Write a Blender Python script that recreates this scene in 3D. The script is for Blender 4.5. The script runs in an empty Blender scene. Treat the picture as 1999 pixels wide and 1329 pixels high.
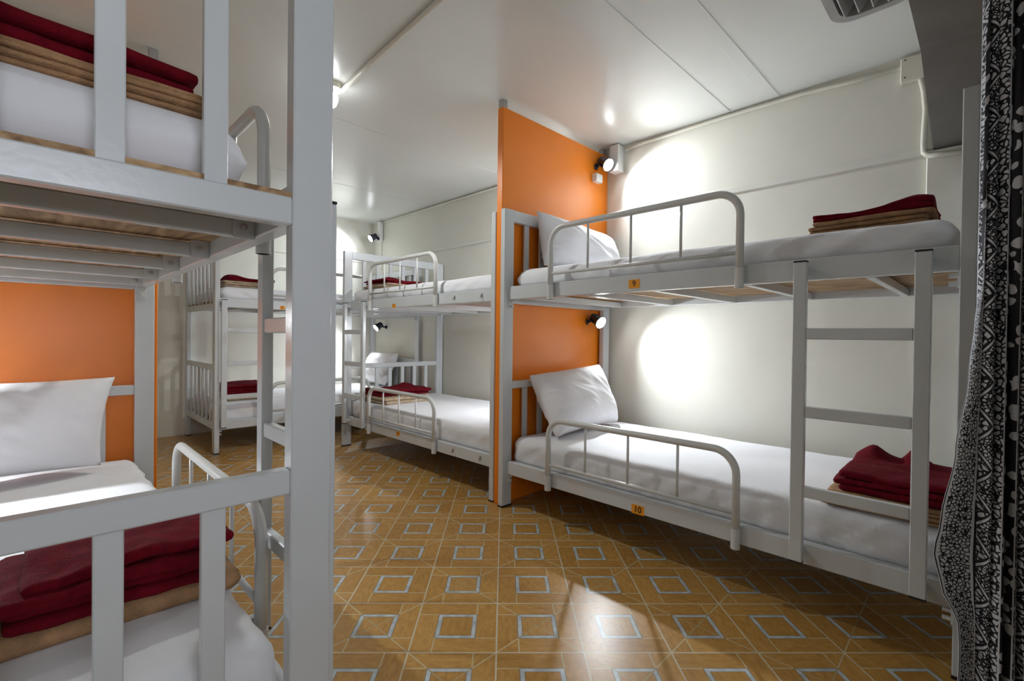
import bpy, bmesh, math, random
from mathutils import Vector, Matrix, noise
random.seed(7)
SC = bpy.context.scene
COL = SC.collection

# ------------------------------------------------------------------ materials
MATS = {}
def newmat(name):
    m = bpy.data.materials.new(name); m.use_nodes = True
    nt = m.node_tree; b = nt.nodes['Principled BSDF']
    MATS[name] = m
    return m, nt, b
def simple(name, col, rough=.5, metal=0, spec=.5, noise_amt=0, nscale=20, bump=0, bscale=200, sheen=0, emit=0, emitcol=None, coat=0):
    m, nt, b = newmat(name)
    b.inputs['Base Color'].default_value = (*col, 1)
    b.inputs['Roughness'].default_value = rough
    b.inputs['Metallic'].default_value = metal
    b.inputs['Specular IOR Level'].default_value = spec
    if sheen: b.inputs['Sheen Weight'].default_value = sheen
    if coat: b.inputs['Coat Weight'].default_value = coat; b.inputs['Coat Roughness'].default_value = .12
    if emit:
        b.inputs['Emission Color'].default_value = (*(emitcol or col), 1); b.inputs['Emission Strength'].default_value = emit
    tc = nt.nodes.new('ShaderNodeTexCoord')
    if noise_amt:
        n = nt.nodes.new('ShaderNodeTexNoise'); n.inputs['Scale'].default_value = nscale; n.inputs['Detail'].default_value = 5
        nt.links.new(tc.outputs['Object'], n.inputs['Vector'])
        r = nt.nodes.new('ShaderNodeMapRange')
        r.inputs['From Min'].default_value = .3; r.inputs['From Max'].default_value = .7
        r.inputs['To Min'].default_value = 1 - noise_amt; r.inputs['To Max'].default_value = 1 + noise_amt * .4
        nt.links.new(n.outputs['Fac'], r.inputs['Value'])
        mx = nt.nodes.new('ShaderNodeVectorMath'); mx.operation = 'MULTIPLY'
        mx.inputs[0].default_value = col
        nt.links.new(r.outputs['Result'], mx.inputs[1])
        nt.links.new(mx.outputs['Vector'], b.inputs['Base Color'])
    if bump:
        n2 = nt.nodes.new('ShaderNodeTexNoise'); n2.inputs['Scale'].default_value = bscale; n2.inputs['Detail'].default_value = 3
        nt.links.new(tc.outputs['Object'], n2.inputs['Vector'])
        bp = nt.nodes.new('ShaderNodeBump'); bp.inputs['Strength'].default_value = bump; bp.inputs['Distance'].default_value = .01
        nt.links.new(n2.outputs['Fac'], bp.inputs['Height']); nt.links.new(bp.outputs['Normal'], b.inputs['Normal'])
    return m

simple('bed_paint', (.63,.66,.68), .24, spec=.55, noise_amt=.04, nscale=6, bump=.03, bscale=60, coat=.25)
simple('rail_paint', (.66,.67,.66), .3, spec=.5, noise_amt=.03, nscale=10)
simple('sheet', (.80,.80,.83), .8, bump=.05, bscale=300, sheen=.1)
simple('pillow_cotton', (.84,.83,.86), .8, bump=.06, bscale=250, sheen=.1)
simple('maroon', (.145,.0025,.010), .95, spec=.15, noise_amt=.3, nscale=40, bump=.4, bscale=220)
simple('tan', (.40,.225,.11), .95, noise_amt=.3, nscale=30, bump=.5, bscale=220)
simple('beige', (.50,.38,.26), .95, noise_amt=.3, nscale=30, bump=.5, bscale=220)
simple('orange', (.93,.25,.012), .33, noise_amt=.05, nscale=3, bump=.06, bscale=25)
simple('wall', (.755,.74,.655), .5, noise_amt=.05, nscale=2.5, bump=.10, bscale=14)
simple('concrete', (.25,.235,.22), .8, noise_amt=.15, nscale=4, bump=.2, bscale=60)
simple('trim', (.76,.75,.68), .4, noise_amt=.04, nscale=5)
simple('ceiling', (.74,.75,.71), .27, noise_amt=.04, nscale=1.3, bump=.03, bscale=5)
simple('black', (.012,.012,.015), .4)
simple('navy_cloth', (.006,.009,.03), .9, bump=.3, bscale=150)
simple('lamp_body', (.012,.016,.04), .25, coat=.4)
simple('ivory', (.72,.70,.60), .4)
simple('white_box', (.8,.8,.78), .4)
simple('steel', (.5,.5,.5), .3, metal=.9)
simple('ac_grey', (.42,.42,.41), .45)
simple('ac_dark', (.10,.10,.10), .5)
simple('tag_orange', (.85,.33,.01), .6)
simple('ink', (.03,.01,.004), .6)
simple('bulb', (1,1,1), .3, emit=22, emitcol=(.93,.97,1))
simple('led', (1,1,1), .3, emit=45, emitcol=(.9,.95,1))

def plywood():
    m, nt, b = newmat('plywood')
    tc = nt.nodes.new('ShaderNodeTexCoord'); mp = nt.nodes.new('ShaderNodeMapping')
    mp.inputs['Scale'].default_value = (9, 1.6, 9)
    n = nt.nodes.new('ShaderNodeTexNoise'); n.inputs['Scale'].default_value = 2.2; n.inputs['Detail'].default_value = 8; n.inputs['Distortion'].default_value = 1.4
    cr = nt.nodes.new('ShaderNodeValToRGB'); e = cr.color_ramp.elements
    e[0].position = .35; e[0].color = (.20,.105,.045,1); e[1].position = .68; e[1].color = (.55,.36,.19,1)
    nt.links.new(tc.outputs['Object'], mp.inputs['Vector']); nt.links.new(mp.outputs['Vector'], n.inputs['Vector'])
    nt.links.new(n.outputs['Fac'], cr.inputs['Fac']); nt.links.new(cr.outputs['Color'], b.inputs['Base Color'])
    b.inputs['Roughness'].default_value = .7
plywood()

class NX:
    """tiny expression helper for shader math"""
    def __init__(s, nt): s.nt = nt
    def m(s, op, a, b=None, c=None):
        n = s.nt.nodes.new('ShaderNodeMath'); n.operation = op
        for i, v in enumerate((a, b, c)):
            if v is None: continue
            if isinstance(v, (int, float)): n.inputs[i].default_value = v
            else: s.nt.links.new(v, n.inputs[i])
        return n.outputs[0]
    def add(s,a,b): return s.m('ADD',a,b)
    def sub(s,a,b): return s.m('SUBTRACT',a,b)
    def mul(s,a,b): return s.m('MULTIPLY',a,b)
    def div(s,a,b): return s.m('DIVIDE',a,b)
    def abs(s,a): return s.m('ABSOLUTE',a)
    def fl(s,a): return s.m('FLOOR',a)
    def fr(s,a): return s.m('FRACT',a)
    def mx(s,a,b): return s.m('MAXIMUM',a,b)
    def mn(s,a,b): return s.m('MINIMUM',a,b)
    def lt(s,a,b): return s.m('LESS_THAN',a,b)
    def gt(s,a,b): return s.m('GREATER_THAN',a,b)
    def inr(s,a,lo,hi): return s.mul(s.gt(a,lo), s.lt(a,hi))
    def mod(s,a,b): return s.m('FLOORED_MODULO',a,b)
    def mix(s, fac, a, b):
        n = s.nt.nodes.new('ShaderNodeMix'); n.data_type = 'RGBA'
        s.nt.links.new(fac, n.inputs['Factor'])
        for v, k in ((a,'A'),(b,'B')):
            inp = [i for i in n.inputs if i.name == k and i.type == 'RGBA'][0]
            if isinstance(v, tuple): inp.default_value = (*v, 1)
            else: s.nt.links.new(v, inp)
        return [o for o in n.outputs if o.type == 'RGBA'][0]

# floor tiles: laid at an angle to the room
TA = math.radians(43.98); TT = .3033; TX = -.013; TD = 2.0 - .3621
def tile_floor():
    m, nt, b = newmat('floor_tile'); X = NX(nt)
    g = nt.nodes.new('ShaderNodeNewGeometry'); sp = nt.nodes.new('ShaderNodeSeparateXYZ')
    nt.links.new(g.outputs['Position'], sp.inputs[0]); px, py = sp.outputs[0], sp.outputs[1]
    d = X.add(X.mul(px, math.sin(TA)), X.mul(py, math.cos(TA)))
    l = X.sub(X.mul(px, math.cos(TA)), X.mul(py, math.sin(TA)))
    U = X.div(X.sub(l, TX), TT); V = X.div(X.sub(d, TD), TT)
    iu, iv, u, v = X.fl(U), X.fl(V), X.fr(U), X.fr(V)
    par = X.lt(X.mod(X.add(iu, iv), 2.0), .5)
    w = .008
    def seg(c, p, a, lo, hi, ww=w): return X.mul(X.lt(X.abs(X.sub(c, p)), ww), X.inr(a, lo, hi))
    lines = X.mx(X.mx(seg(v,.74,u,0,.74), seg(u,.74,v,.26,1)), X.mx(seg(v,.26,u,.26,1), seg(u,.26,v,0,.74)))
    edge = X.mx(X.gt(X.mx(X.abs(X.sub(u,.5)), X.abs(X.sub(v,.5))), .491), 0.0)
    cx = X.mx(X.abs(X.sub(u,.5)), X.abs(X.sub(v,.5)))
    band = X.inr(cx, .190, .241)
    bandedge = X.mx(X.lt(X.abs(X.sub(cx,.243)),.004), X.lt(X.abs(X.sub(cx,.189)),.003))
    d1 = X.lt(X.abs(X.sub(u, v)), .011); d2 = X.lt(X.abs(X.sub(X.add(u, v), 1.0)), .011)
    diag = X.mul(X.mx(d1, d2), par)
    # plank id
    top = X.mul(X.gt(v,.74), X.lt(u,.74)); right = X.mul(X.gt(u,.74), X.gt(v,.26))
    bot = X.mul(X.lt(v,.26), X.gt(u,.26)); left = X.mul(X.lt(u,.26), X.lt(v,.74))
    pid = X.add(X.add(X.mul(top,1.0), X.mul(right,2.0)), X.add(X.mul(bot,3.0), X.mul(left,4.0)))
    cmb = nt.nodes.new('ShaderNodeCombineXYZ')
    nt.links.new(iu, cmb.inputs[0]); nt.links.new(iv, cmb.inputs[1]); nt.links.new(pid, cmb.inputs[2])
    wn = nt.nodes.new('ShaderNodeTexWhiteNoise'); nt.links.new(cmb.outputs[0], wn.inputs['Vector'])
    n = nt.nodes.new('ShaderNodeTexNoise'); n.inputs['Scale'].default_value = 5; n.inputs['Detail'].default_value = 6; n.inputs['Distortion'].default_value = .6
    # grain runs along each plank
    horiz = X.mx(top, bot)
    gx = X.mul(U, X.add(X.mul(horiz, -2.4), 4.0)); gy = X.mul(V, X.add(X.mul(horiz, 2.4), 1.6))
    c2 = nt.nodes.new('ShaderNodeCombineXYZ'); nt.links.new(gx, c2.inputs[0]); nt.links.new(gy, c2.inputs[1]); nt.links.new(pid, c2.inputs[2])
    nt.links.new(c2.outputs[0], n.inputs['Vector'])
    k = X.add(X.mul(n.outputs['Fac'], .9), X.mul(wn.outputs['Value'], .22))
    cr = nt.nodes.new('ShaderNodeValToRGB'); e = cr.color_ramp.elements
    e[0].position = .15; e[0].color = (.33,.155,.032,1); e[1].position = .9; e[1].color = (.62,.35,.10,1)
    nt.links.new(k, cr.inputs['Fac'])
    c = X.mix(X.mx(lines, diag), cr.outputs['Color'], (.56,.47,.28))
    n3 = nt.nodes.new('ShaderNodeTexNoise'); n3.inputs['Scale'].default_value = 25; nt.links.new(g.outputs['Position'], n3.inputs['Vector'])
    bc = nt.nodes.new('ShaderNodeValToRGB'); e = bc.color_ramp.elements
    e[0].position=.35; e[0].color=(.40,.44,.46,1); e[1].position=.65; e[1].color=(.58,.63,.64,1)
    nt.links.new(n3.outputs['Fac'], bc.inputs['Fac'])
    c = X.mix(band, c, bc.outputs['Color'])
    c = X.mix(X.mul(diag, X.lt(cx,.24)), c, (.42,.34,.18))
    c = X.mix(bandedge, c, (.16,.13,.10))
    c = X.mix(edge, c, (.60,.55,.42))
    nt.links.new(c, b.inputs['Base Color'])
    b.inputs['Roughness'].default_value = .31; b.inputs['Specular IOR Level'].default_value = .28
    hgt = X.sub(1.0, X.mx(X.mx(lines, diag), edge))
    bp = nt.nodes.new('ShaderNodeBump'); bp.inputs['Strength'].default_value = .35; bp.inputs['Distance'].default_value = .002
    nt.links.new(hgt, bp.inputs['Height']); nt.links.new(bp.outputs['Normal'], b.inputs['Normal'])
tile_floor()

def print_cloth():
    m, nt, b = newmat('printed_cloth'); X = NX(nt)
    uvn = nt.nodes.new('ShaderNodeUVMap'); uvn.uv_map = 'UVMap'
    sp = nt.nodes.new('ShaderNodeSeparateXYZ'); nt.links.new(uvn.outputs[0], sp.inputs[0])
    s, t = sp.outputs[0], sp.outputs[1]
    ss = X.mod(s, .26)
    # fine scroll pattern
    def vor(scale, dist='DISTANCE_TO_EDGE', w=None, sc=(1,1,1)):
        mp = nt.nodes.new('ShaderNodeMapping'); mp.inputs['Scale'].default_value = sc
        nt.links.new(uvn.outputs[0], mp.inputs['Vector'])
        nz = nt.nodes.new('ShaderNodeTexNoise'); nz.inputs['Scale'].default_value = scale * .6
        nt.links.new(mp.outputs[0], nz.inputs['Vector'])
        ad = nt.nodes.new('ShaderNodeVectorMath'); ad.operation = 'MULTIPLY_ADD'
        nt.links.new(nz.outputs['Color'], ad.inputs[0]); ad.inputs[1].default_value = (.9/scale,)*3
        nt.links.new(mp.outputs[0], ad.inputs[2])
        v = nt.nodes.new('ShaderNodeTexVoronoi'); v.feature = dist; v.inputs['Scale'].default_value = scale
        nt.links.new(ad.outputs[0], v.inputs['Vector']); return v.outputs['Distance']
    fine = X.gt(vor(75), .13)
    small = X.gt(vor(120), .16)
    # diamonds band
    a = X.div(X.abs(X.sub(ss, .05)), .05)
    tt = X.abs(X.sub(X.mod(t, .11), .055)); d = X.add(a, X.div(tt, .055))
    dia = X.mx(X.inr(d,.86,1.0), X.mul(X.inr(d,.42,.78), small)); dia = X.mx(dia, X.mul(X.lt(d,.34), X.gt(vor(150),.2)))
    dia = X.mx(dia, X.mul(X.gt(d,1.14), fine))
    # dots and petals band
    tb = X.sub(X.mod(t, .15), .075); sb = X.sub(ss, .20)
    r = X.m('SQRT', X.add(X.mul(tb,tb), X.mul(sb,sb)))
    ring = X.inr(r,.013,.024)
    rb = X.m('SQRT', X.add(X.m('POWER', X.sub(X.abs(tb), .045), 2.0), X.m('POWER', X.sub(X.abs(sb), .008), 2.0)))
    pet = X.lt(rb, .0085)
    tc2 = X.mod(X.add(t,.075), .30)
    blob = X.mul(X.gt(r,.040), X.lt(vor(30,'F1'), .40))
    big = X.mx(X.mx(ring, pet), X.mul(blob, .9))
    bA = X.lt(ss,.10); bB = X.inr(ss,.10,.15); bC = X.gt(ss,.15)
    w = X.mx(X.mx(X.mul(bA,dia), X.mul(bB,fine)), X.mul(bC,big))
    for e0 in (.10,.15,.255,.004): w = X.mx(w, X.lt(X.abs(X.sub(ss,e0)),.0022))
    # light border along the hem edge (s < 0)
    bord = X.lt(s, 0.0)
    bw = X.sub(1.0, X.mul(X.lt(vor(110), .12), X.inr(s,-.085,-.02)))
    bw = X.mul(bw, X.gt(X.abs(X.sub(s,-.092)),.0016))
    bw = X.mul(bw, X.sub(1.0, X.mul(X.gt(s,-.014), X.gt(vor(28,'F1'),.35))))
    w = X.add(X.mul(bord,bw), X.mul(X.sub(1.0,bord),w))
    c = X.mix(w, (.006,.006,.010), (.52,.53,.57))
    nt.links.new(c, b.inputs['Base Color']); b.inputs['Roughness'].default_value = .9
print_cloth()

# ------------------------------------------------------------------ object helpers
def link_mesh(name, me, mat, parent=None, loc=None, smooth=False):
    o = bpy.data.objects.new(name, me); COL.objects.link(o)
    if mat: me.materials.append(MATS[mat])
    if parent: o.parent = parent
    if loc is not None: o.location = loc
    if smooth:
        for p in me.polygons: p.use_smooth = True
    return o
def bm_obj(name, bm, mat, parent=None, loc=None, smooth=False):
    me = bpy.data.meshes.new(name); bmesh.ops.recalc_face_normals(bm, faces=bm.faces[:]); bm.to_mesh(me); bm.free()
    return link_mesh(name, me, mat, parent, loc, smooth)
def add_box(bm, a, b, bev=.0, seg=1):
    lo = [min(a[i],b[i]) for i in range(3)]; hi = [max(a[i],b[i]) for i in range(3)]
    r = bmesh.ops.create_cube(bm, size=1)
    for v in r['verts']:
        for i in range(3): v.co[i] = lo[i] + (v.co[i]+.5)*(hi[i]-lo[i])
    if bev:
        es = list({e for v in r['verts'] for e in v.link_edges})
        bmesh.ops.bevel(bm, geom=es, offset=bev, segments=seg, affect='EDGES', profile=.6)
def box(name, a, b, mat, parent=None, bev=.003, loc=None, seg=1):
    bm = bmesh.new(); add_box(bm, a, b, bev, seg); return bm_obj(name, bm, mat, parent, loc)
def cyl(bm, p0, p1, r0, r1=None, n=20, caps=True):
    p0 = Vector(p0); p1 = Vector(p1); r1 = r0 if r1 is None else r1
    d = (p1-p0); q = d.to_track_quat('Z','Y'); rings = []
    for p, r in ((p0,r0),(p1,r1)):
        rings.append([bm.verts.new(p + q @ Vector((r*math.cos(2*math.pi*k/n), r*math.sin(2*math.pi*k/n), 0))) for k in range(n)])
    for k in range(n): bm.faces.new((rings[0][k], rings[0][(k+1)%n], rings[1][(k+1)%n], rings[1][k]))
    if caps: bm.faces.new(rings[0][::-1]); bm.faces.new(rings[1])
def tube(bm, pts, r, n=14):
    """swept tube with constant-frame rings through pts"""
    pts = [Vector(p) for p in pts]; rings = []
    T0 = (pts[1]-pts[0]).normalized(); ref = Vector((0,0,1)) if abs(T0.z) < .9 else Vector((1,0,0))
    N = T0.cross(ref).normalized()
    for i, p in enumerate(pts):
        T = ((pts[min(i+1,len(pts)-1)]-p).normalized() + (p-pts[max(i-1,0)]).normalized()).normalized()
        N = (N - T*N.dot(T)).normalized(); B = T.cross(N)
        rings.append([bm.verts.new(p + r*(N*math.cos(2*math.pi*k/n)+B*math.sin(2*math.pi*k/n))) for k in range(n)])
    for a, c in zip(rings, rings[1:]):
        for k in range(n): bm.faces.new((a[k], a[(k+1)%n], c[(k+1)%n], c[k]))
    bm.faces.new(rings[0][::-1]); bm.faces.new(rings[-1])
def empty(name, loc, label, cat, group=None):
    o = bpy.data.objects.new(name, None); o.empty_display_size = .1; COL.objects.link(o); o.location = loc
    return tag(o, label, cat, group)
def tag(o, label, cat, group=None):
    o['label'] = label; o['category'] = cat
    if group: o['group'] = group
    return o
def struct(o): o['kind'] = 'structure'; return o

# ------------------------------------------------------------------ the room
XW, YB, ZC, XL, YF = 3.315, 6.06, 2.615, -.745, -2.4
struct(box('floor', (XL-.1,YF-.1,-.1), (XW+.1,YB+.1,0), 'floor_tile', bev=0))
struct(box('ceiling', (XL-.1,YF-.1,ZC), (XW+.1,YB+.1,ZC+.1), 'ceiling', bev=0))
struct(box('wall_right', (XW,YF-.1,0), (XW+.1,YB+.1,ZC), 'wall', bev=0))
struct(box('wall_back', (XL-.1,YB,0), (XW,YB+.1,ZC), 'wall', bev=0))
struct(box('wall_left', (XL-.1,YF-.1,0), (XL,YB,ZC), 'wall', bev=0))
struct(box('wall_front', (XL,YF-.1,0), (XW,YF,ZC), 'wall', bev=0))
struct(box('trim_1', (XW-.008,.25,2.065), (XW,YB,2.105), 'trim', bev=.003))
struct(box('trim_2', (XL,YB-.008,2.065), (XW-.008,YB,2.105), 'trim', bev=.003))
# pilaster on the right wall, under the haunched beam
struct(box('trim_3', (XW-.035,-.2,0), (XW,.25,2.075), 'wall', bev=.004))
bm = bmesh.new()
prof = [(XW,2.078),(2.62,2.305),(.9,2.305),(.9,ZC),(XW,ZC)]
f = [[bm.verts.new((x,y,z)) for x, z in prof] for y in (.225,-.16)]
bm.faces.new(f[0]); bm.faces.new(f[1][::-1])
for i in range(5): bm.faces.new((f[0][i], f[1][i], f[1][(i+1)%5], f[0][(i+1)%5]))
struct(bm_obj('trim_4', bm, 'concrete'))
# ceiling board cover strips
for i, (x0, x1, y) in enumerate(((.5, 3.3, 1.29), (.5, 3.3, .99), (-.7, 3.3, 3.30), (-.7,3.3,4.7))):
    struct(box('trim_%d' % (5+i), (x0,y-.035 if i<2 else y-.01,ZC-.0022 if i<2 else ZC-.0015), (x1,y+.035 if i<2 else y+.01,ZC), 'ceiling', bev=.001))

# orange partitions (each stops short of the ceiling, held by steel stubs)
def partition(x0, x1, y0, y1, z1, label, stubs):
    p = empty('partition', (x1 if x0 < 0 else x0, y0, 0), label, 'partition')
    L = p.location
    box('panel', (x0-L.x,0,0), (x1-L.x,y1-y0,z1), 'orange', p, bev=.004)
    for sx in stubs:
        box('ceiling_stub', (sx-L.x-.02,.004,z1), (sx-L.x+.02,y1-y0-.004,ZC), 'steel', p, bev=.002)
    return p
partition(2.128, XW, 2.232, 2.285, 2.565, 'orange partition board standing at the head of the bunk bed beside the right wall', (2.15, 3.27))
partition(XL, .475, 3.20, 3.25, 2.515, 'orange partition board behind the pillow of the nearest bunk bed on the left', (-.7, .453))

# ------------------------------------------------------------------ bunk beds
def bunk(name_label, origin, ldir, wdir, hoop, l_a=.103, l_gap=.359, tags=(), up_end=(1.30,1.357), lo_end=(.752,.80), W=1.18, L=2.18, hooks=(), screws=False):
    """l = distance from the foot end along the bed, w = distance from the aisle side"""
    root = empty('bunk_bed', (origin[0], origin[1], 0), name_label, 'bunk bed', 'white steel bunk beds')
    def P(l, w, z): return Vector((l*ldir[0]+w*wdir[0], l*ldir[1]+w*wdir[1], z))
    def B(nm, l0, l1, w0, w1, z0, z1, mat='bed_paint', par=root, bev=.003): return box(nm, P(l0,w0,z0), P(l1,w1,z1), mat, par, bev)
    HT = 1.90; pw = .082; pd = .04
    for l0 in (0, L-pd):
        for w0 in (0, W-pw):
            p = B('post', l0, l0+pd, w0, w0+pw, .006, HT)
            B('foot_cap', l0-.001, l0+pd+.001, w0-.001, w0+pw+.001, 0, .012, 'black', p, bev=.001)
        a, b_ = pw, W-pw; q0, q1 = l0+.003, l0+pd-.003
        B('end_rail', q0, q1, a, b_, .215, .275)
        B('end_rail', q0, q1, a, b_, lo_end[0], lo_end[1])
        B('end_rail', q0, q1, a, b_, up_end[0], up_end[1])
        B('end_rail', q0, q1, a, b_, HT-.075, HT)
        n = 6; bw = .0395; g0 = .114 if True else 0
        pitch = (b_-a-2*g0-bw)/(n-1)
        for k in range(n):
            w0 = a+g0+k*pitch
            B('end_bar', l0+.011, l0+.029, w0, w0+bw, .275, lo_end[0], bev=.002)
            B('end_bar', l0+.011, l0+.029, w0, w0+bw, up_end[1], HT-.075, bev=.002)
    for (z0, z1) in ((.212,.294), (1.322,1.405)):
        for w0 in (.032, W-.072):
            B('side_rail', pd, L-pd, w0, w0+.04, z0, z1)
        for k in range(5):
            l0 = .27+.43*k
            cb = B('cross_beam', l0, l0+.028, .072, W-.072, z0-.002, z0+.038)
            if screws and z0 > 1:
                pl = B('bracket', l0-.004, l0, .072, .122, z0-.006, z0+.05, 'bed_paint')
                bm = bmesh.new(); c = P(l0-.004,.098,z0+.022); d = Vector((ldir[0],ldir[1],0))
                cyl(bm, c, c-d*.004, .009, n=14); cyl(bm, c-d*.004, c-d*.0055, .006, .004, n=6)
                bm_obj('screw', bm, 'steel', pl)
        B('bed_board', .012, L-.012, .072, W-.072, z0+.045 if z0 > 1 else z0+.038, z0+.056 if z0 > 1 else z0+.049, 'plywood', bev=0)
        # knob bolts under the rail ends
        for l0, s in ((pd, 1), (L-pd, -1)):
            bm = bmesh.new()
            add_box(bm, P(l0, .036, z0-.055), P(l0+s*.006, .068, z0), .001)
            cyl(bm, P(l0+s*.006,.052,z0-.015), P(l0+s*.028,.052,z0-.015), .008, n=10)
            cyl(bm, P(l0+s*.006,.052,z0-.042), P(l0+s*.028,.052,z0-.042), .008, n=10)
            bm_obj('rail_clamp', bm, 'rail_paint', root)
    # guard rails
    r = .0165
    for zb in (.198, 1.305):
        h0, h1 = hoop; wt = .012; zt = zb+.412; R = .10
        bm = bmesh.new(); pts = [P(h0,wt,zb), P(h0,wt,zt-R)]
        pts += [P(h0+R-R*math.cos(a), wt, zt-R+R*math.sin(a)) for a in [math.pi/2*k/8 for k in range(1,9)]]
        pts += [P(h1-R+R*math.sin(a), wt, zt-R+R*math.cos(a)) for a in [math.pi/2*k/8 for k in range(0,9)]]
        pts += [P(h1,wt,zb)]
        tube(bm, pts, r)
        g = bm_obj('guard_rail', bm, 'rail_paint', root, smooth=True)
        bm = bmesh.new(); tube(bm, [P(h0,wt,zb+.15), P(h1,wt,zb+.15)], .0095, 12); bm_obj('guard_tube', bm, 'rail_paint', g, smooth=True)
        for k in (1,2,3):
            l = h0+(h1-h0)*k/4
            bm = bmesh.new(); tube(bm, [P(l,wt,zb+.15), P(l,wt,zt-.004)], .0065, 10); bm_obj('guard_bar', bm, 'rail_paint', g, smooth=True)
        for l in (h0, h1):
            bm = bmesh.new(); cyl(bm, P(l,wt,zb), P(l,wt,zb+.085), r+.0025, n=16); bm_obj('sleeve', bm, 'rail_paint', g, smooth=False)
    # ladder
    l_b = l_a+l_gap
    st = []
    lad = B('ladder_stile', l_a, l_a+.045, -.036, -.006, .24, 1.385)
    lad2 = B('ladder_stile', l_b, l_b+.045, -.036, -.006, .24, 1.385)
    for s_, l0 in ((lad, l_a), (lad2, l_b)):
        B('end_cap', l0, l0+.045, -.036, -.006, 1.385, 1.391, 'black', s_, bev=.001)
        B('end_cap', l0, l0+.045, -.036, -.006, .234, .24, 'black', s_, bev=.001)
        for zc_ in (.25, 1.345):
            B('ladder_hook', l0+.01, l0+.035, -.006, .032, zc_, zc_+.03, 'bed_paint', s_, bev=.001)
    for zc_ in (.512, .815, 1.112):
        B('ladder_rung', l_a+.045, l_b, -.034, -.010, zc_-.021, zc_+.021)
    for (l0, l1, z0, z1, txt) in tags:
        t = B('number_tag', l0, l1, .0305, .032, z0, z1, 'tag_orange', bev=0)
        cu = bpy.data.curves.new('digits', 'FONT'); cu.body = txt; cu.size = (z1-z0)*.95; cu.align_x = 'CENTER'; cu.align_y = 'CENTER'; cu.extrude = .0002; cu.offset = .0006
        tmp = bpy.data.objects.new('tmp', cu); COL.objects.link(tmp)
        bpy.context.view_layer.update()
        me = bpy.data.meshes.new_from_object(tmp.evaluated_get(bpy.context.evaluated_depsgraph_get()))
        bpy.data.objects.remove(tmp); bpy.data.curves.remove(cu)
        # text plane: reads towards the aisle; right-hand direction seen from the aisle
        nrm = Vector((-wdir[0], -wdir[1], 0)); up = Vector((0,0,1)); rt = up.cross(nrm)
        M = Matrix((rt, up, nrm)).transposed().to_4x4(); M.translation = P((l0+l1)/2, .0300, (z0+z1)/2)
        me.transform(M); me.name = 'digits'
        link_mesh('digits', me, 'ink', t)
    for (l, z) in hooks:
        bm = bmesh.new(); add_box(bm, P(l-.006,.026,z-.012), P(l+.006,.032,z+.016), .001); tube(bm, [P(l,.024,z+.01),P(l,.016,z),P(l,.014,z-.012),P(l,.02,z-.016)], .003, 8)
        bm_obj('hook', bm, 'steel', root)
    return root, P

B9, P9 = bunk('white bunk bed along the right wall tagged 9 and 10', (2.100,.034), (0,1), (1,0), (.722,1.772),
              tags=((1.205,1.267,1.338,1.382,'9'), (1.163,1.233,.209,.255,'10')))
B7, P7 = bunk('white bunk bed beyond the orange partition with ladder nearest the far corner', (2.125,4.470), (0,-1), (1,0), (.515,1.51), l_a=.078,
              tags=((.862,.918,1.318,1.352,'7'), (.945,1.0,.245,.281,'8')), hooks=((1.72,1.364),(2.02,1.364),(1.72,.254),(2.02,.254)))
B5, P5 = bunk('white bunk bed against the back wall, slatted foot end facing left', (1.135,4.870), (1,0), (0,1), (.47,1.5), l_a=.045,
              tags=((.56,.605,1.325,1.36,'5'),))
B3, P3 = bunk('nearest white bunk bed at left, its thick foot post filling the foreground', (.452,1.0), (0,1), (-1,0), (.40,1.50), l_a=.056, l_gap=.404,
              up_end=(1.310,1.366), lo_end=(.763,.813), screws=True)

# ------------------------------------------------------------------ mattresses
def soft_box(bm, lo, hi, r, nx, ny, nz, disp):
    """rounded box surface grid, displaced by disp(p, n)"""
    c = [(lo[i]+hi[i])/2 for i in range(3)]; h = [(hi[i]-lo[i])/2 for i in range(3)]
    cache = {}
    def vert(i, j, k):
        key = (i,j,k)
        if key in cache: return cache[key]
        q = Vector((-h[0]+2*h[0]*i/nx, -h[1]+2*h[1]*j/ny, -h[2]+2*h[2]*k/nz))
        inn = Vector([max(-(h[a]-r), min(h[a]-r, q[a])) for a in range(3)])
        d = q-inn
        n = d.normalized() if d.length > 1e-6 else Vector((0,0,1))
        p = inn + n*r if d.length > 1e-6 else q
        p = p + Vector(c)
        p = p + disp(p, n)
        cache[key] = bm.verts.new(p); return cache[key]
    for i in range(nx):
        for j in range(ny):
            for k in (0, nz):
                f = [vert(i,j,k), vert(i+1,j,k), vert(i+1,j+1,k), vert(i,j+1,k)]; bm.faces.new(f if k else f[::-1])
    for i in range(nx):
        for k in range(nz):
            for j in (0, ny):
                f = [vert(i,j,k), vert(i+1,j,k), vert(i+1,j,k+1), vert(i,j,k+1)]; bm.faces.new(f)
    for j in range(ny):
        for k in range(nz):
            for i in (0, nx):
                f = [vert(i,j,k), vert(i,j+1,k), vert(i,j+1,k+1), vert(i,j,k+1)]; bm.faces.new(f)
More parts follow.
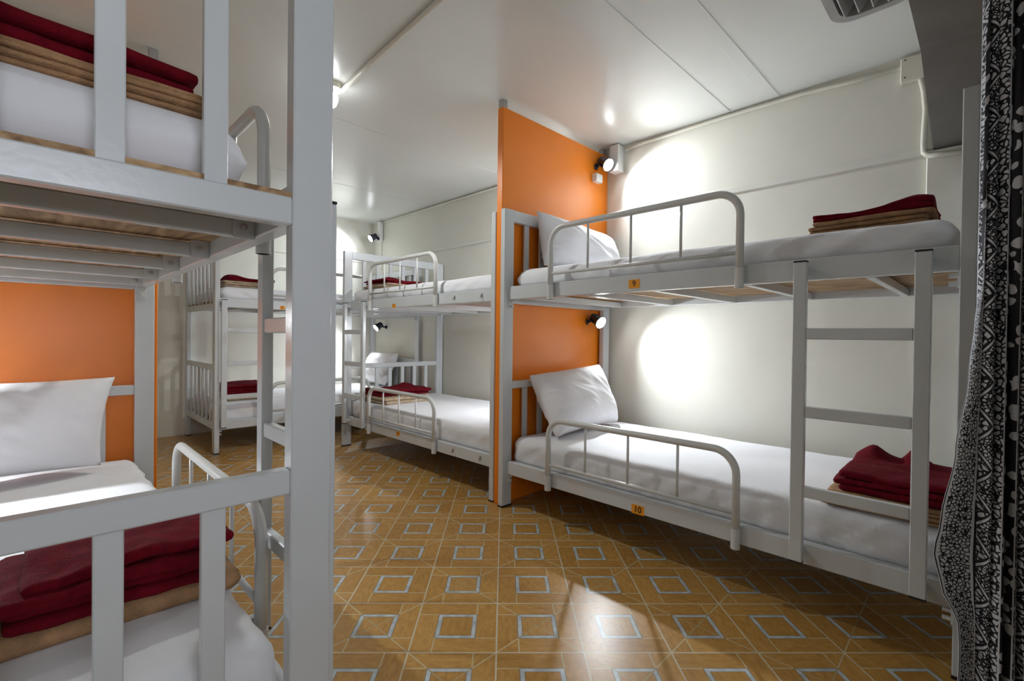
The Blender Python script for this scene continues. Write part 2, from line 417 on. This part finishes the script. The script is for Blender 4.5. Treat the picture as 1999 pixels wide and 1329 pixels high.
def mattress(x0, x1, y0, y1, z0, z1, label, seed=0, wrinkle=.006, along='y'):
    bm = bmesh.new(); cx, cy = (x0+x1)/2, (y0+y1)/2
    def disp(p, n):
        side = 1-abs(n.z)
        q = Vector(p)
        a = (q.y if along == 'y' else q.x)
        cr = q.x if along == 'y' else q.y
        ph = Vector(((a+q.z*1.6)*11+seed, cr*1.5, q.z*2.5))
        w = noise.noise(ph)*wrinkle*1.8*side + (abs(noise.noise(Vector((a*17+q.z*24, cr*4, seed+3))))-.2)*wrinkle*2.6*side
        # ripples run in from the long edges over the top
        if n.z > 0:
            e = min(abs(q.x-x0), abs(q.x-x1), abs(q.y-y0), abs(q.y-y1))
            w += noise.noise(Vector((q.x*3.2, q.y*3.2, seed)))*.006*n.z
            w += noise.noise(Vector((a*15, cr*2.2, seed+9)))*.0025*math.exp(-e*7)
            w -= .012*math.exp(-e*14)*n.z
        if n.z < -.2: return Vector((0,0,0))
        return n*w
    nx = max(8, int((x1-x0)/.022)); ny = max(8, int((y1-y0)/.022))
    soft_box(bm, (x0-cx,y0-cy,0), (x1-cx,y1-cy,z1-z0), .066 if z0 > 1 else .05, nx, ny, 9,
             lambda p, n: disp(Vector((p.x+cx,p.y+cy,p.z+z0)), n))
    o = bm_obj('mattress', bm, 'sheet', loc=(cx,cy,z0), smooth=True)
    return tag(o, label, 'mattress', 'sheeted mattresses')
UZ0, UZ1, LZ0, LZ1 = 1.378, 1.524, .262, .452
mattress(2.176,3.205, .078,2.165, UZ0,UZ1, 'white sheeted mattress on the upper bunk tagged 9', 1, .008)
mattress(2.176,3.205, .078,2.165, LZ0,LZ1, 'white sheeted mattress on the lower bunk tagged 10', 2)
mattress(2.200,3.230, 2.345,4.425, UZ0,UZ1, 'white sheeted mattress on the upper bunk just beyond the orange partition', 3, .008)
mattress(2.200,3.230, 2.345,4.425, LZ0,LZ1, 'white sheeted mattress on the lower bunk just beyond the orange partition', 4)
mattress(1.20,3.28, 4.946,5.970, UZ0,UZ1, 'white sheeted mattress on the upper bunk along the back wall', 5, .008, 'x')
mattress(1.20,3.28, 4.946,5.970, LZ0,LZ1, 'white sheeted mattress on the lower bunk along the back wall', 6, along='x')
mattress(-.64,.318, 1.085,3.12, UZ0+.002,UZ1+.006, 'white sheeted mattress on the upper bunk at the left foreground', 7, .007)
mattress(-.652,.372, 1.06,3.12, LZ0,LZ1, 'white sheeted mattress on the lower bunk at the left foreground', 8)

# ------------------------------------------------------------------ pillows
def pillow(c, thick, label, seed=0, sag=.0):
    """c = four world corners: bottom-left, bottom-right, top-right, top-left (seen from the front)"""
    c = [Vector(q) for q in c]; ctr = sum(c, Vector())/4
    n = ((c[1]-c[0]).cross(c[3]-c[0])).normalized()
    bm = bmesh.new(); N = 44; sides = []
    def pt(u, v, s):
        # u,v in [-1,1]; edges bow inwards between the corners
        pin = .055
        uu = u*(1-pin*(1-v*v)*1.0); vv = v*(1-pin*(1-u*u)*1.2)
        a, b_ = (uu+1)/2, (vv+1)/2
        p = c[0]*(1-a)*(1-b_) + c[1]*a*(1-b_) + c[2]*a*b_ + c[3]*(1-a)*b_
        e = max(0, (1-abs(u)**2.6))**.45 * max(0, (1-abs(v)**2.6))**.45
        t = thick*.5*e
        w = noise.noise(Vector((u*1.7+seed, v*1.7, s)))*.022*e
        w += (abs(noise.noise(Vector((u*4+v*3+seed, v*1.2-u, s*3))))-.25)*.016*e**.5
        rad = math.hypot(u, v)
        ang = math.atan2(v, u)
        w += math.sin(ang*22+seed)*.004*max(0,min(1,(rad-.5)*2))*e**.4*noise.noise(Vector((ang*2,seed,5)))*2
        return p + n*(s*(t+w))
    g = {}
    for s in (1,-1):
        for i in range(N+1):
            for j in range(N+1):
                u, v = -1+2*i/N, -1+2*j/N
                if s == -1 and (i in (0,N) or j in (0,N)): g[(i,j,s)] = g[(i,j,1)]; continue
                g[(i,j,s)] = bm.verts.new(pt(u,v,s)-ctr)
    for s in (1,-1):
        for i in range(N):
            for j in range(N):
                f = [g[(i,j,s)],g[(i+1,j,s)],g[(i+1,j+1,s)],g[(i,j+1,s)]]
                try: bm.faces.new(f if s > 0 else f[::-1])
                except ValueError: pass
    o = bm_obj('pillow', bm, 'pillow_cotton', loc=ctr, smooth=True)
    return tag(o, label, 'pillow', 'white pillows')
PILLOWS = [
 ([(2.27,1.87,.475),(3.04,1.93,.475),(3.03,2.10,.885),(2.26,2.10,.84)], .25, 'white pillow leaning at the head of the lower bunk tagged 10', 1),
 ([(2.31,2.03,1.545),(3.18,1.99,1.545),(3.20,2.10,1.86),(2.33,2.12,1.915)], .20, 'white pillow upright at the head of the upper bunk tagged 9', 4),
 ([(-.50,2.83,.475),(.215,2.84,.485),(.272,2.93,.875),(-.50,2.93,.885)], .22, 'white pillow against the orange partition at the left foreground', 7),
 ([(3.04,5.86,.475),(3.00,5.18,.475),(3.21,5.22,.86),(3.22,5.90,.86)], .20, 'white pillow on the lower bunk in the far corner', 10),
 ([(3.04,5.86,1.545),(3.02,5.18,1.545),(3.21,5.2,1.75),(3.22,5.88,1.75)], .17, 'white pillow on the upper bunk in the far corner', 13),
]
for c, t, l, s in PILLOWS: pillow(c, t, l, s)

# ------------------------------------------------------------------ folded blankets
def blanket(name, lo, hi, layers, mat, label, seed=0, rot=0, peaks=(), sag=.004, loose=.012, cat='blanket', shear=0):
    """stack of rounded folds: each fold a soft slab joined to the next by a turned edge"""
    cx, cy, z0 = (lo[0]+hi[0])/2, (lo[1]+hi[1])/2, lo[2]
    hx, hy = (hi[0]-lo[0])/2, (hi[1]-lo[1])/2; H = hi[2]-lo[2]; t = H/layers
    bm = bmesh.new(); rnd = random.Random(seed)
    for k in range(layers):
        ox, oy = rnd.uniform(-loose,loose), rnd.uniform(-loose,loose); sx, sy = rnd.uniform(-loose,loose), rnd.uniform(-loose,loose)
        top = (k == layers-1)
        def disp(p, n, k=k, ox=ox, oy=oy, top=top):
            w = noise.noise(Vector((p.x*6+seed, p.y*6, k*.7)))*sag
            w2 = noise.noise(Vector((p.x*18+seed, p.y*18, k*3)))*.35*sag
            z = 0
            fr = (k+ (1 if n.z > 0 else 0))/layers
            for (ux, uy, hgt, sg) in peaks:
                d2 = (p.x/hx-ux)**2+(p.y/hy-uy)**2
                z += hgt*math.exp(-d2/(sg*sg))*fr
            edge = (1-abs(n.z))*noise.noise(Vector((p.x*9, p.y*9, k*5+seed)))*loose*.9
            return Vector((ox + n.x*edge, oy + n.y*edge, w*fr + w2 + z))
        r = min(t*.52, .03)
        soft_box(bm, (-hx+sx,-hy+sy,k*t), (hx+sx,hy+sy,(k+1)*t+.001), r, 30, 24, 4, disp)
    if rot:
        bmesh.ops.rotate(bm, verts=bm.verts[:], cent=(0,0,0), matrix=Matrix.Rotation(rot, 3, 'Z'))
    o = bm_obj(name, bm, mat, loc=(cx,cy,z0), smooth=True)
    return tag(o, label, cat, 'folded blankets at the foot of each bed')
U = UZ1-.004; Lz = LZ1-.002
# bunk 9 (upper right)
blanket('folded_blanket', (2.30,.165,U), (2.82,.545,U+.060), 3, 'tan', 'folded tan blanket under the maroon one on the upper bunk tagged 9', 1)
blanket('folded_blanket', (2.32,.155,U+.062), (2.82,.540,U+.092), 2, 'maroon', 'rumpled maroon blanket on the upper bunk tagged 9', 2, peaks=((-.6,-.75,.045,.5),(.4,-.2,.02,.4)), sag=.012)
# bunk 10
blanket('folded_blanket', (2.20,.10,Lz), (2.66,.46,Lz+.050), 4, 'tan', 'folded tan blanket under the maroon one on the lower bunk tagged 10', 3)
blanket('folded_blanket', (2.235,.085,Lz+.051), (2.68,.43,Lz+.125), 3, 'maroon', 'rumpled maroon blanket with two raised corners on the lower bunk tagged 10', 4, peaks=((.7,.6,.055,.3),(.62,-.22,.075,.22)), sag=.014)
# bunk 7
blanket('folded_blanket', (2.27,3.93,U), (2.76,4.32,U+.050), 3, 'beige', 'folded beige blanket on the upper bunk beyond the partition', 5)
blanket('folded_blanket', (2.28,3.95,U+.051), (2.84,4.31,U+.085), 2, 'maroon', 'rumpled maroon blanket on the upper bunk beyond the partition', 6, peaks=((-.3,.1,.04,.5),(.6,-.2,.02,.4)), sag=.014)
blanket('folded_blanket', (2.25,3.86,Lz), (2.74,4.32,Lz+.062), 2, 'beige', 'folded beige blanket on the lower bunk beyond the partition', 7)
blanket('folded_blanket', (2.26,3.93,Lz+.063), (2.80,4.33,Lz+.12), 2, 'maroon', 'rumpled maroon blanket on the lower bunk beyond the partition', 8, peaks=((.5,.3,.035,.35),(-.2,-.4,.02,.3)), sag=.016)
# bunk 5
blanket('folded_blanket', (1.25,5.02,U), (1.68,5.55,U+.060), 3, 'beige', 'folded beige blanket on the upper bunk along the back wall', 9)
blanket('folded_blanket', (1.27,5.03,U+.061), (1.68,5.53,U+.092), 2, 'maroon', 'rumpled maroon blanket on the upper bunk along the back wall', 10, peaks=((-.7,-.6,.035,.45),), sag=.010)
blanket('folded_blanket', (1.27,5.03,Lz), (1.66,5.55,Lz+.060), 3, 'beige', 'folded beige blanket on the lower bunk along the back wall', 11)
blanket('folded_blanket', (1.26,5.03,Lz+.061), (1.67,5.52,Lz+.14), 3, 'maroon', 'rumpled maroon blanket on the lower bunk along the back wall', 12, peaks=((.1,-.3,.02,.4),), sag=.014)
# left bunk
blanket('folded_blanket', (-.30,1.125,U+.004), (.245,1.50,U+.044), 4, 'tan', 'folded tan blanket on the upper bunk at the left foreground', 13, loose=.006)
blanket('folded_blanket', (-.32,1.135,U+.045), (.236,1.48,U+.093), 2, 'maroon', 'folded maroon blanket on the upper bunk at the left foreground', 14, peaks=((-.6,-.6,.040,.7),), sag=.008, loose=.008)
blanket('folded_blanket', (-.36,1.330,Lz), (.360,1.66,Lz+.050), 1, 'tan', 'folded tan blanket on the lower bunk at the left foreground', 15, loose=.008)
blanket('folded_blanket', (-.035,1.305,Lz+.051), (.335,1.58,Lz+.150), 4, 'maroon', 'folded maroon blanket on the lower bunk at the left foreground', 16, peaks=((.1,-.3,.012,.7),), sag=.02, loose=.016)
blanket('folded_blanket', (-.36,1.33,Lz+.051), (-.065,1.60,Lz+.140), 5, 'beige', 'folded beige blanket at the left frame edge beside the maroon stack', 17, loose=.008)

# ------------------------------------------------------------------ reading lamps
def look(o, d): o.rotation_euler = Vector(d).to_track_quat('-Z','Y').to_euler()
def reading_lamp(base, head, aim, label, power, size=1.3, spot=160, grp='black clip reading lamps'):
    """base = mounting point, head = centre of lamp head, aim = beam direction"""
    root = empty('reading_lamp', base, label, 'lamp', grp)
    b0 = Vector(base); h = Vector(head)-b0; a = Vector(aim).normalized()
    bm = bmesh.new(); q = h.normalized()
    cyl(bm, Vector((0,0,0)), q*.014, .024, n=20); bm_obj('lamp_base', bm, 'lamp_body', root)
    bm = bmesh.new(); tube(bm, [q*.01, h*.5+Vector((0,0,.006)), h-a*.02], .011, 12); bm_obj('lamp_arm', bm, 'lamp_body', root, smooth=True)
    bm = bmesh.new()
    prof = [(d*size, r*size) for d, r in [(-.055,.020),(-.05,.028),(-.02,.031),(.0,.034),(.022,.040),(.026,.040),(.026,.036),(.018,.034)]]
    rings = []; qq = a.to_track_quat('Z','Y')
    for d, r in prof:
        rings.append([bm.verts.new(h+a*d+qq @ Vector((r*math.cos(2*math.pi*k/24), r*math.sin(2*math.pi*k/24), 0))) for k in range(24)])
    for A, B_ in zip(rings, rings[1:]):
        for k in range(24): bm.faces.new((A[k],A[(k+1)%24],B_[(k+1)%24],B_[k]))
    bm.faces.new(rings[0][::-1]); bm.faces.new(rings[-1])
    hd = bm_obj('lamp_head', bm, 'lamp_body', root)
    bm = bmesh.new(); cyl(bm, h+a*.019*size, h+a*.025*size, .033*size, .028*size, n=24); bm_obj('lamp_lens', bm, 'led', hd, smooth=False)
    li = bpy.data.lights.new('reading_light', 'SPOT'); li.energy = power; li.spot_size = math.radians(spot); li.spot_blend = 1.0; li.shadow_soft_size = .02; li.color = (.87,.94,1)
    lo = bpy.data.objects.new('reading_light', li); COL.objects.link(lo); lo.parent = root; lo.location = h+a*.045; look(lo, a)
    return root
PL = 56
reading_lamp((3.14,2.232,2.435), (3.165,2.15,2.45), (-.14,-.82,-.56), 'lit black reading lamp over the pillow of the upper bunk tagged 9', PL*1.7, spot=136)
reading_lamp((3.05,2.232,1.21), (3.085,2.145,1.215), (-.16,-.88,-.44), 'lit black reading lamp over the pillow of the lower bunk tagged 10', PL*1.7, spot=118)
reading_lamp((3.256,5.80,2.372), (3.17,5.82,2.375), (-.85,.05,-.50), 'lit black reading lamp high in the far corner', PL*1.3, spot=130)
reading_lamp((XW,5.68,1.19), (3.19,5.69,1.192), (-.85,.0,-.55), 'lit black reading lamp over the lower bunk in the far corner', PL*1.1, spot=125)
reading_lamp((3.10,2.285,2.44), (3.10,2.37,2.44), (-.05,.80,-.62), 'black reading lamp behind the orange partition, over the upper bunk there', PL*1.2, spot=130)
reading_lamp((3.06,2.285,1.215), (3.06,2.37,1.215), (-.1,.72,-.70), 'black reading lamp behind the orange partition, over the lower bunk there', PL*1.1, spot=125)
reading_lamp((-.55,3.20,1.215), (-.55,3.11,1.215), (.24,-.66,-.72), 'black reading lamp over the pillow of the nearest lower bunk on the left', PL*1.8, spot=96)

# ------------------------------------------------------------------ wiring and ceiling light
def conduit(pts, r, label, mat='ivory', name='cable_conduit'):
    bm = bmesh.new(); p0 = Vector(pts[0]); tube(bm, [Vector(p)-p0 for p in pts], r, 12)
    return tag(bm_obj(name, bm, mat, loc=p0, smooth=True), label, 'conduit')
cr = .011
conduit([(XW-cr-.002,.36,2.560),(XW-cr-.002,.60,2.568),(XW-cr-.002,.85,2.585),(XW-cr-.002,1.3,2.588),(XW-cr-.002,1.9,2.582),(XW-cr-.002,2.06,2.570)], cr, 'white cable conduit running under the ceiling along the right wall above the bunk tagged 9')
conduit([(XW-cr-.002,2.29,2.588),(XW-cr-.002,4,2.592),(XW-cr-.002,5.77,2.588)], .010, 'white cable conduit under the ceiling on the wall beyond the partition')
R2 = .013
conduit([(XW-R2-.002,.285,2.50),(XW-R2-.002,.266,2.40),(XW-R2-.002,.258,2.30),(XW-R2-.002,.262,2.2),(XW-R2-.002,.264,2.12),(XW-R2-.01,.262,2.075),(XW-R2-.03,.245,2.05),(XW-R2-.037,.20,2.040),(XW-R2-.037,.06,2.035)], R2, 'bent white conduit dropping from the junction box below the concrete beam')
jb = empty('junction_box', (XW,.315,2.535), 'square ivory junction box under the ceiling beside the concrete beam', 'junction box')
box('box_body', (-.038,-.05,-.068), (0,.048,.062), 'ivory', jb, bev=.004)
for dy, dz in ((.028,.048),(.028,-.045)):
    bm = bmesh.new(); cyl(bm, (-.0385,dy,dz), (-.0400,dy,dz), .004, n=10); bm_obj('screw', bm, 'black', jb)
jb2 = empty('cable_box', (XW,2.13,2.49), 'tall white cable box in the corner above the upper reading lamp', 'cable box')
box('box_body', (-.085,-.05,-.09), (-.001,.035,.118), 'white_box', jb2, bev=.004)
tag(box('wall_socket', (-.05,-.045,-.033), (.035,.0,.033), 'white_box', loc=(3.145,2.2315,2.34), bev=.005), 'small white socket box on the orange partition under the upper reading lamp', 'socket')
sw = tag(box('wall_socket', (-.05,-.035,-.13), (0,.035,.13), 'white_box', loc=(XW-.0095,5.81,2.47), bev=.005), 'narrow white box behind the reading lamp in the far corner', 'socket')
conduit([(XW-.0045,5.81,2.338),(XW-.0045,5.81,1.95)], .004, 'thin cable hanging below the lamp in the far corner', 'ivory', 'cable')

cl = empty('ceiling_lamp', (1.285,2.87,ZC), 'ceiling light with bare bulb beside the foreground post', 'ceiling lamp')
bm = bmesh.new(); cyl(bm, (0,0,0), (0,0,-.032), .064, .058, n=32); bm_obj('lamp_base', bm, 'ivory', cl)
bm = bmesh.new(); cyl(bm, (0,0,-.028), (0,0,-.058), .026, .022, n=24); bm_obj('bulb_holder', bm, 'ivory', cl)
bm = bmesh.new()
pr = [(.020,-.058),(.034,-.066),(.038,-.08),(.034,-.105),(.026,-.125),(.014,-.138),(.002,-.142)]
rg = [[bm.verts.new((r*math.cos(2*math.pi*k/24), r*math.sin(2*math.pi*k/24), z)) for k in range(24)] for r, z in pr]
for A, B_ in zip(rg, rg[1:]):
    for k in range(24): bm.faces.new((A[k],A[(k+1)%24],B_[(k+1)%24],B_[k]))
bm.faces.new(rg[-1]); bm.faces.new(rg[0][::-1])
bm_obj('bulb', bm, 'bulb', cl, smooth=True)
conduit([(1.335,2.83,ZC-.030),(1.325,2.5,ZC-.014),(1.29,1.75,ZC-.014),(1.24,.9,ZC-.014)], .014, 'white conduit across the ceiling leading to the ceiling light', 'ivory')

def down(loc, e, r, col, parent):
    # bulb under a shallow opaque base: shines down and sideways, hardly upwards
    li = bpy.data.lights.new('bulb_light','SPOT'); li.energy = e; li.shadow_soft_size = r; li.color = col
    li.spot_size = math.radians(172); li.spot_blend = .55
    o = bpy.data.objects.new('bulb_light', li); COL.objects.link(o); o.parent = parent; o.location = loc; return o
def point(loc, e, r=.05, col=(1,.97,.92), parent=None):
    li = bpy.data.lights.new('bulb_light','POINT'); li.energy = e; li.shadow_soft_size = r; li.color = col
    o = bpy.data.objects.new('bulb_light', li); COL.objects.link(o)
    if parent: o.parent = parent
    o.location = loc; return o
down((0,0,-.16), 46, .045, (.95,1,.97), cl)
# unseen bulb lamp added behind the photographer as dim fill for the nearest bed
fill_lamp = empty('ceiling_lamp', (-.15,-.95,ZC), 'unseen bare-bulb fill light added behind the photographer', 'ceiling lamp')
for ch in list(cl.children):
    if ch.type != 'MESH': continue
    c = ch.copy(); COL.objects.link(c); c.parent = fill_lamp
down((0,0,-.16), 6, .05, (.9,.93,1), fill_lamp)

# ------------------------------------------------------------------ air conditioner on the ceiling by the beam
ac = empty('air_conditioner', (2.1,.38,ZC), 'grey louvred air unit under the ceiling at the top right of the frame', 'air conditioner')
bm = bmesh.new()
def rrect(x0, x1, y0, y1, r, n=8):
    pts = []
    for cx, cy, a0 in ((x1-r,y1-r,0),(x0+r,y1-r,90),(x0+r,y0+r,180),(x1-r,y0+r,270)):
        for k in range(n+1):
            a = math.radians(a0+90*k/n); pts.append((cx+r*math.cos(a), cy+r*math.sin(a)))
    return pts
o1 = rrect(-.75,.457,-.15,.14,.085); o2 = rrect(-.70,.42,-.11,.105,.06)
zt, zb = 0, -.115
r1 = [bm.verts.new((x,y,zt)) for x,y in o1]; r2 = [bm.verts.new((x,y,zb)) for x,y in o1]
r3 = [bm.verts.new((x,y,zb)) for x,y in o2]; r4 = [bm.verts.new((x,y,zb+.06)) for x,y in o2]; n = len(o1)
for A, B_ in ((r1,r2),(r2,r3),(r3,r4)):
    for k in range(n): bm.faces.new((A[k],A[(k+1)%n],B_[(k+1)%n],B_[k]))
bm.faces.new(r1); f4 = bm.faces.new(r4[::-1])
bm_obj('housing', bm, 'ac_grey', ac)
for k in range(4):
    bm = bmesh.new(); y = -.075+.05*k
    add_box(bm, (-.68,-.003,-.028), (.40,.003,.028), .001)
    bmesh.ops.rotate(bm, verts=bm.verts[:], cent=(0,0,0), matrix=Matrix.Rotation(math.radians(32),3,'X'))
    bmesh.ops.translate(bm, verts=bm.verts[:], vec=(0,y,zb+.018)); bm_obj('louvre', bm, 'ac_grey', ac)

# ------------------------------------------------------------------ curtains at the near right
def curtain(name, path, z0, z1, mat, label, folds=None, s0=0.0, nz=70, smin=None):
    """path(s, z) -> (x, y); s along the cloth in metres"""
    S0, S1, n = folds
    bm = bmesh.new(); uv = None; rows = []
    for j in range(nz+1):
        z = z0+(z1-z0)*j/nz
        rows.append([(S0+(S1-S0)*i/n, z) for i in range(n+1)])
    vs = []
    for row in rows:
        vs.append([bm.verts.new((*path(s,z), z)) for s, z in row])
    uvl = bm.loops.layers.uv.new('UVMap')
    for j in range(nz):
        for i in range(n):
            f = bm.faces.new((vs[j][i],vs[j][i+1],vs[j+1][i+1],vs[j+1][i]))
            for lp, (a, b_) in zip(f.loops, ((j,i),(j,i+1),(j+1,i+1),(j+1,i))): lp[uvl].uv = rows[a][b_]
    c = bm.verts[:]; ctr = Vector((path((S0+S1)/2,(z0+z1)/2)[0], path((S0+S1)/2,(z0+z1)/2)[1], z0))
    bmesh.ops.translate(bm, verts=c, vec=-ctr)
    me = bpy.data.meshes.new(name); bm.to_mesh(me); bm.free()
    o = link_mesh(name, me, mat, loc=ctr, smooth=True)
    md = o.modifiers.new('thickness','SOLIDIFY'); md.thickness = .0015
    return tag(o, label, 'curtain')
def interp(tab, z):
    tab = sorted(tab)
    if z <= tab[0][0]: return tab[0][1]
    for (a, va), (b_, vb) in zip(tab, tab[1:]):
        if z <= b_:
            t = (z-a)/(b_-a); t = t*t*(3-2*t); return va+(vb-va)*t
    return tab[-1][1]
CX = 1.72
edge_y = [(0,.052),(.30,.046),(.36,.05),(.45,.085),(.53,.100),(.62,.087),(.80,.062),(1.0,.040),(1.15,.030),(1.25,.018),(2.3,.014)]
def path1(s, z):
    if s < 0:   # border strip on the loose edge, spreading lower down
        k = -s/.095; yb = .012; ye = interp(edge_y, z)
        return (CX-.01+.02*math.sin(k*3+z*3), yb+(ye-yb)*k)
    k = s/.72; ph = s*2*math.pi/.105
    y = .016-.155*k+.012*math.sin(ph*1.0+.6*math.sin(z*1.3)+1)
    x = CX+.032*math.cos(ph+.8*math.sin(z*.9))+.01*math.sin(z*4+s*20)
    return (x, y)
curtain('curtain', path1, .0, 2.30, 'printed_cloth', 'black and white patterned curtain hanging gathered at the right frame edge', folds=(-.095,.72,150))
def path2(s, z):
    ph = s*2*math.pi/.13
    return (1.60+.03*math.cos(ph), -.075-.42*s+.008*math.sin(ph*1.3+z))
curtain('curtain', path2, .0, 2.16, 'navy_cloth', 'dark navy curtain at the extreme right behind the patterned one', folds=(0,.9,90))

# ------------------------------------------------------------------ camera
cam = bpy.data.cameras.new('camera'); co = bpy.data.objects.new('camera', cam); COL.objects.link(co)
yaw, pit, rol = math.radians(44.9768), math.radians(-.5155), math.radians(.6717)
fw = Vector((math.sin(yaw)*math.cos(pit), math.cos(yaw)*math.cos(pit), math.sin(pit))); rt = Vector((math.cos(yaw), -math.sin(yaw), 0)); up = rt.cross(fw)
rb = rt*math.cos(rol)+up*math.sin(rol); ub = up*math.cos(rol)-rt*math.sin(rol)
M = Matrix((rb, ub, -fw)).transposed().to_4x4(); M.translation = (0,0,1.09)
co.matrix_world = M
cam.sensor_width = 36; cam.lens = 36*933.59/1999; cam.clip_start = .02
SC.camera = co

# unseen glowing panel and area light added behind the photographer as dim fill
wf = struct(box('fill_panel_1', (-.70,YF,1.0), (.55,YF+.03,2.1), 'trim', bev=.004))
simple('fill_glow', (.55,.62,.72), .2, emit=.6, emitcol=(.75,.85,1))
box('pane', (-.65,YF+.028,1.05), (.50,YF+.034,2.05), 'fill_glow', wf, bev=0)
al = bpy.data.lights.new('fill_light','AREA'); al.shape = 'RECTANGLE'; al.size = 1.15; al.size_y = 1.0; al.energy = 7.5; al.color = (.86,.90,1); al.spread = math.radians(78)
ao = bpy.data.objects.new('fill_light', al); COL.objects.link(ao); ao.location = (-.08,YF+.05,1.55); look(ao, (0,1,0))

w = bpy.data.worlds.new('world'); SC.world = w; w.use_nodes = True
w.node_tree.nodes['Background'].inputs['Color'].default_value = (.5,.6,.8,1); w.node_tree.nodes['Background'].inputs['Strength'].default_value = .1
SC.view_settings.view_transform = 'Standard'; SC.view_settings.look = 'None'; SC.view_settings.gamma = 1; SC.view_settings.exposure = 0
SC.view_settings.use_curve_mapping = False
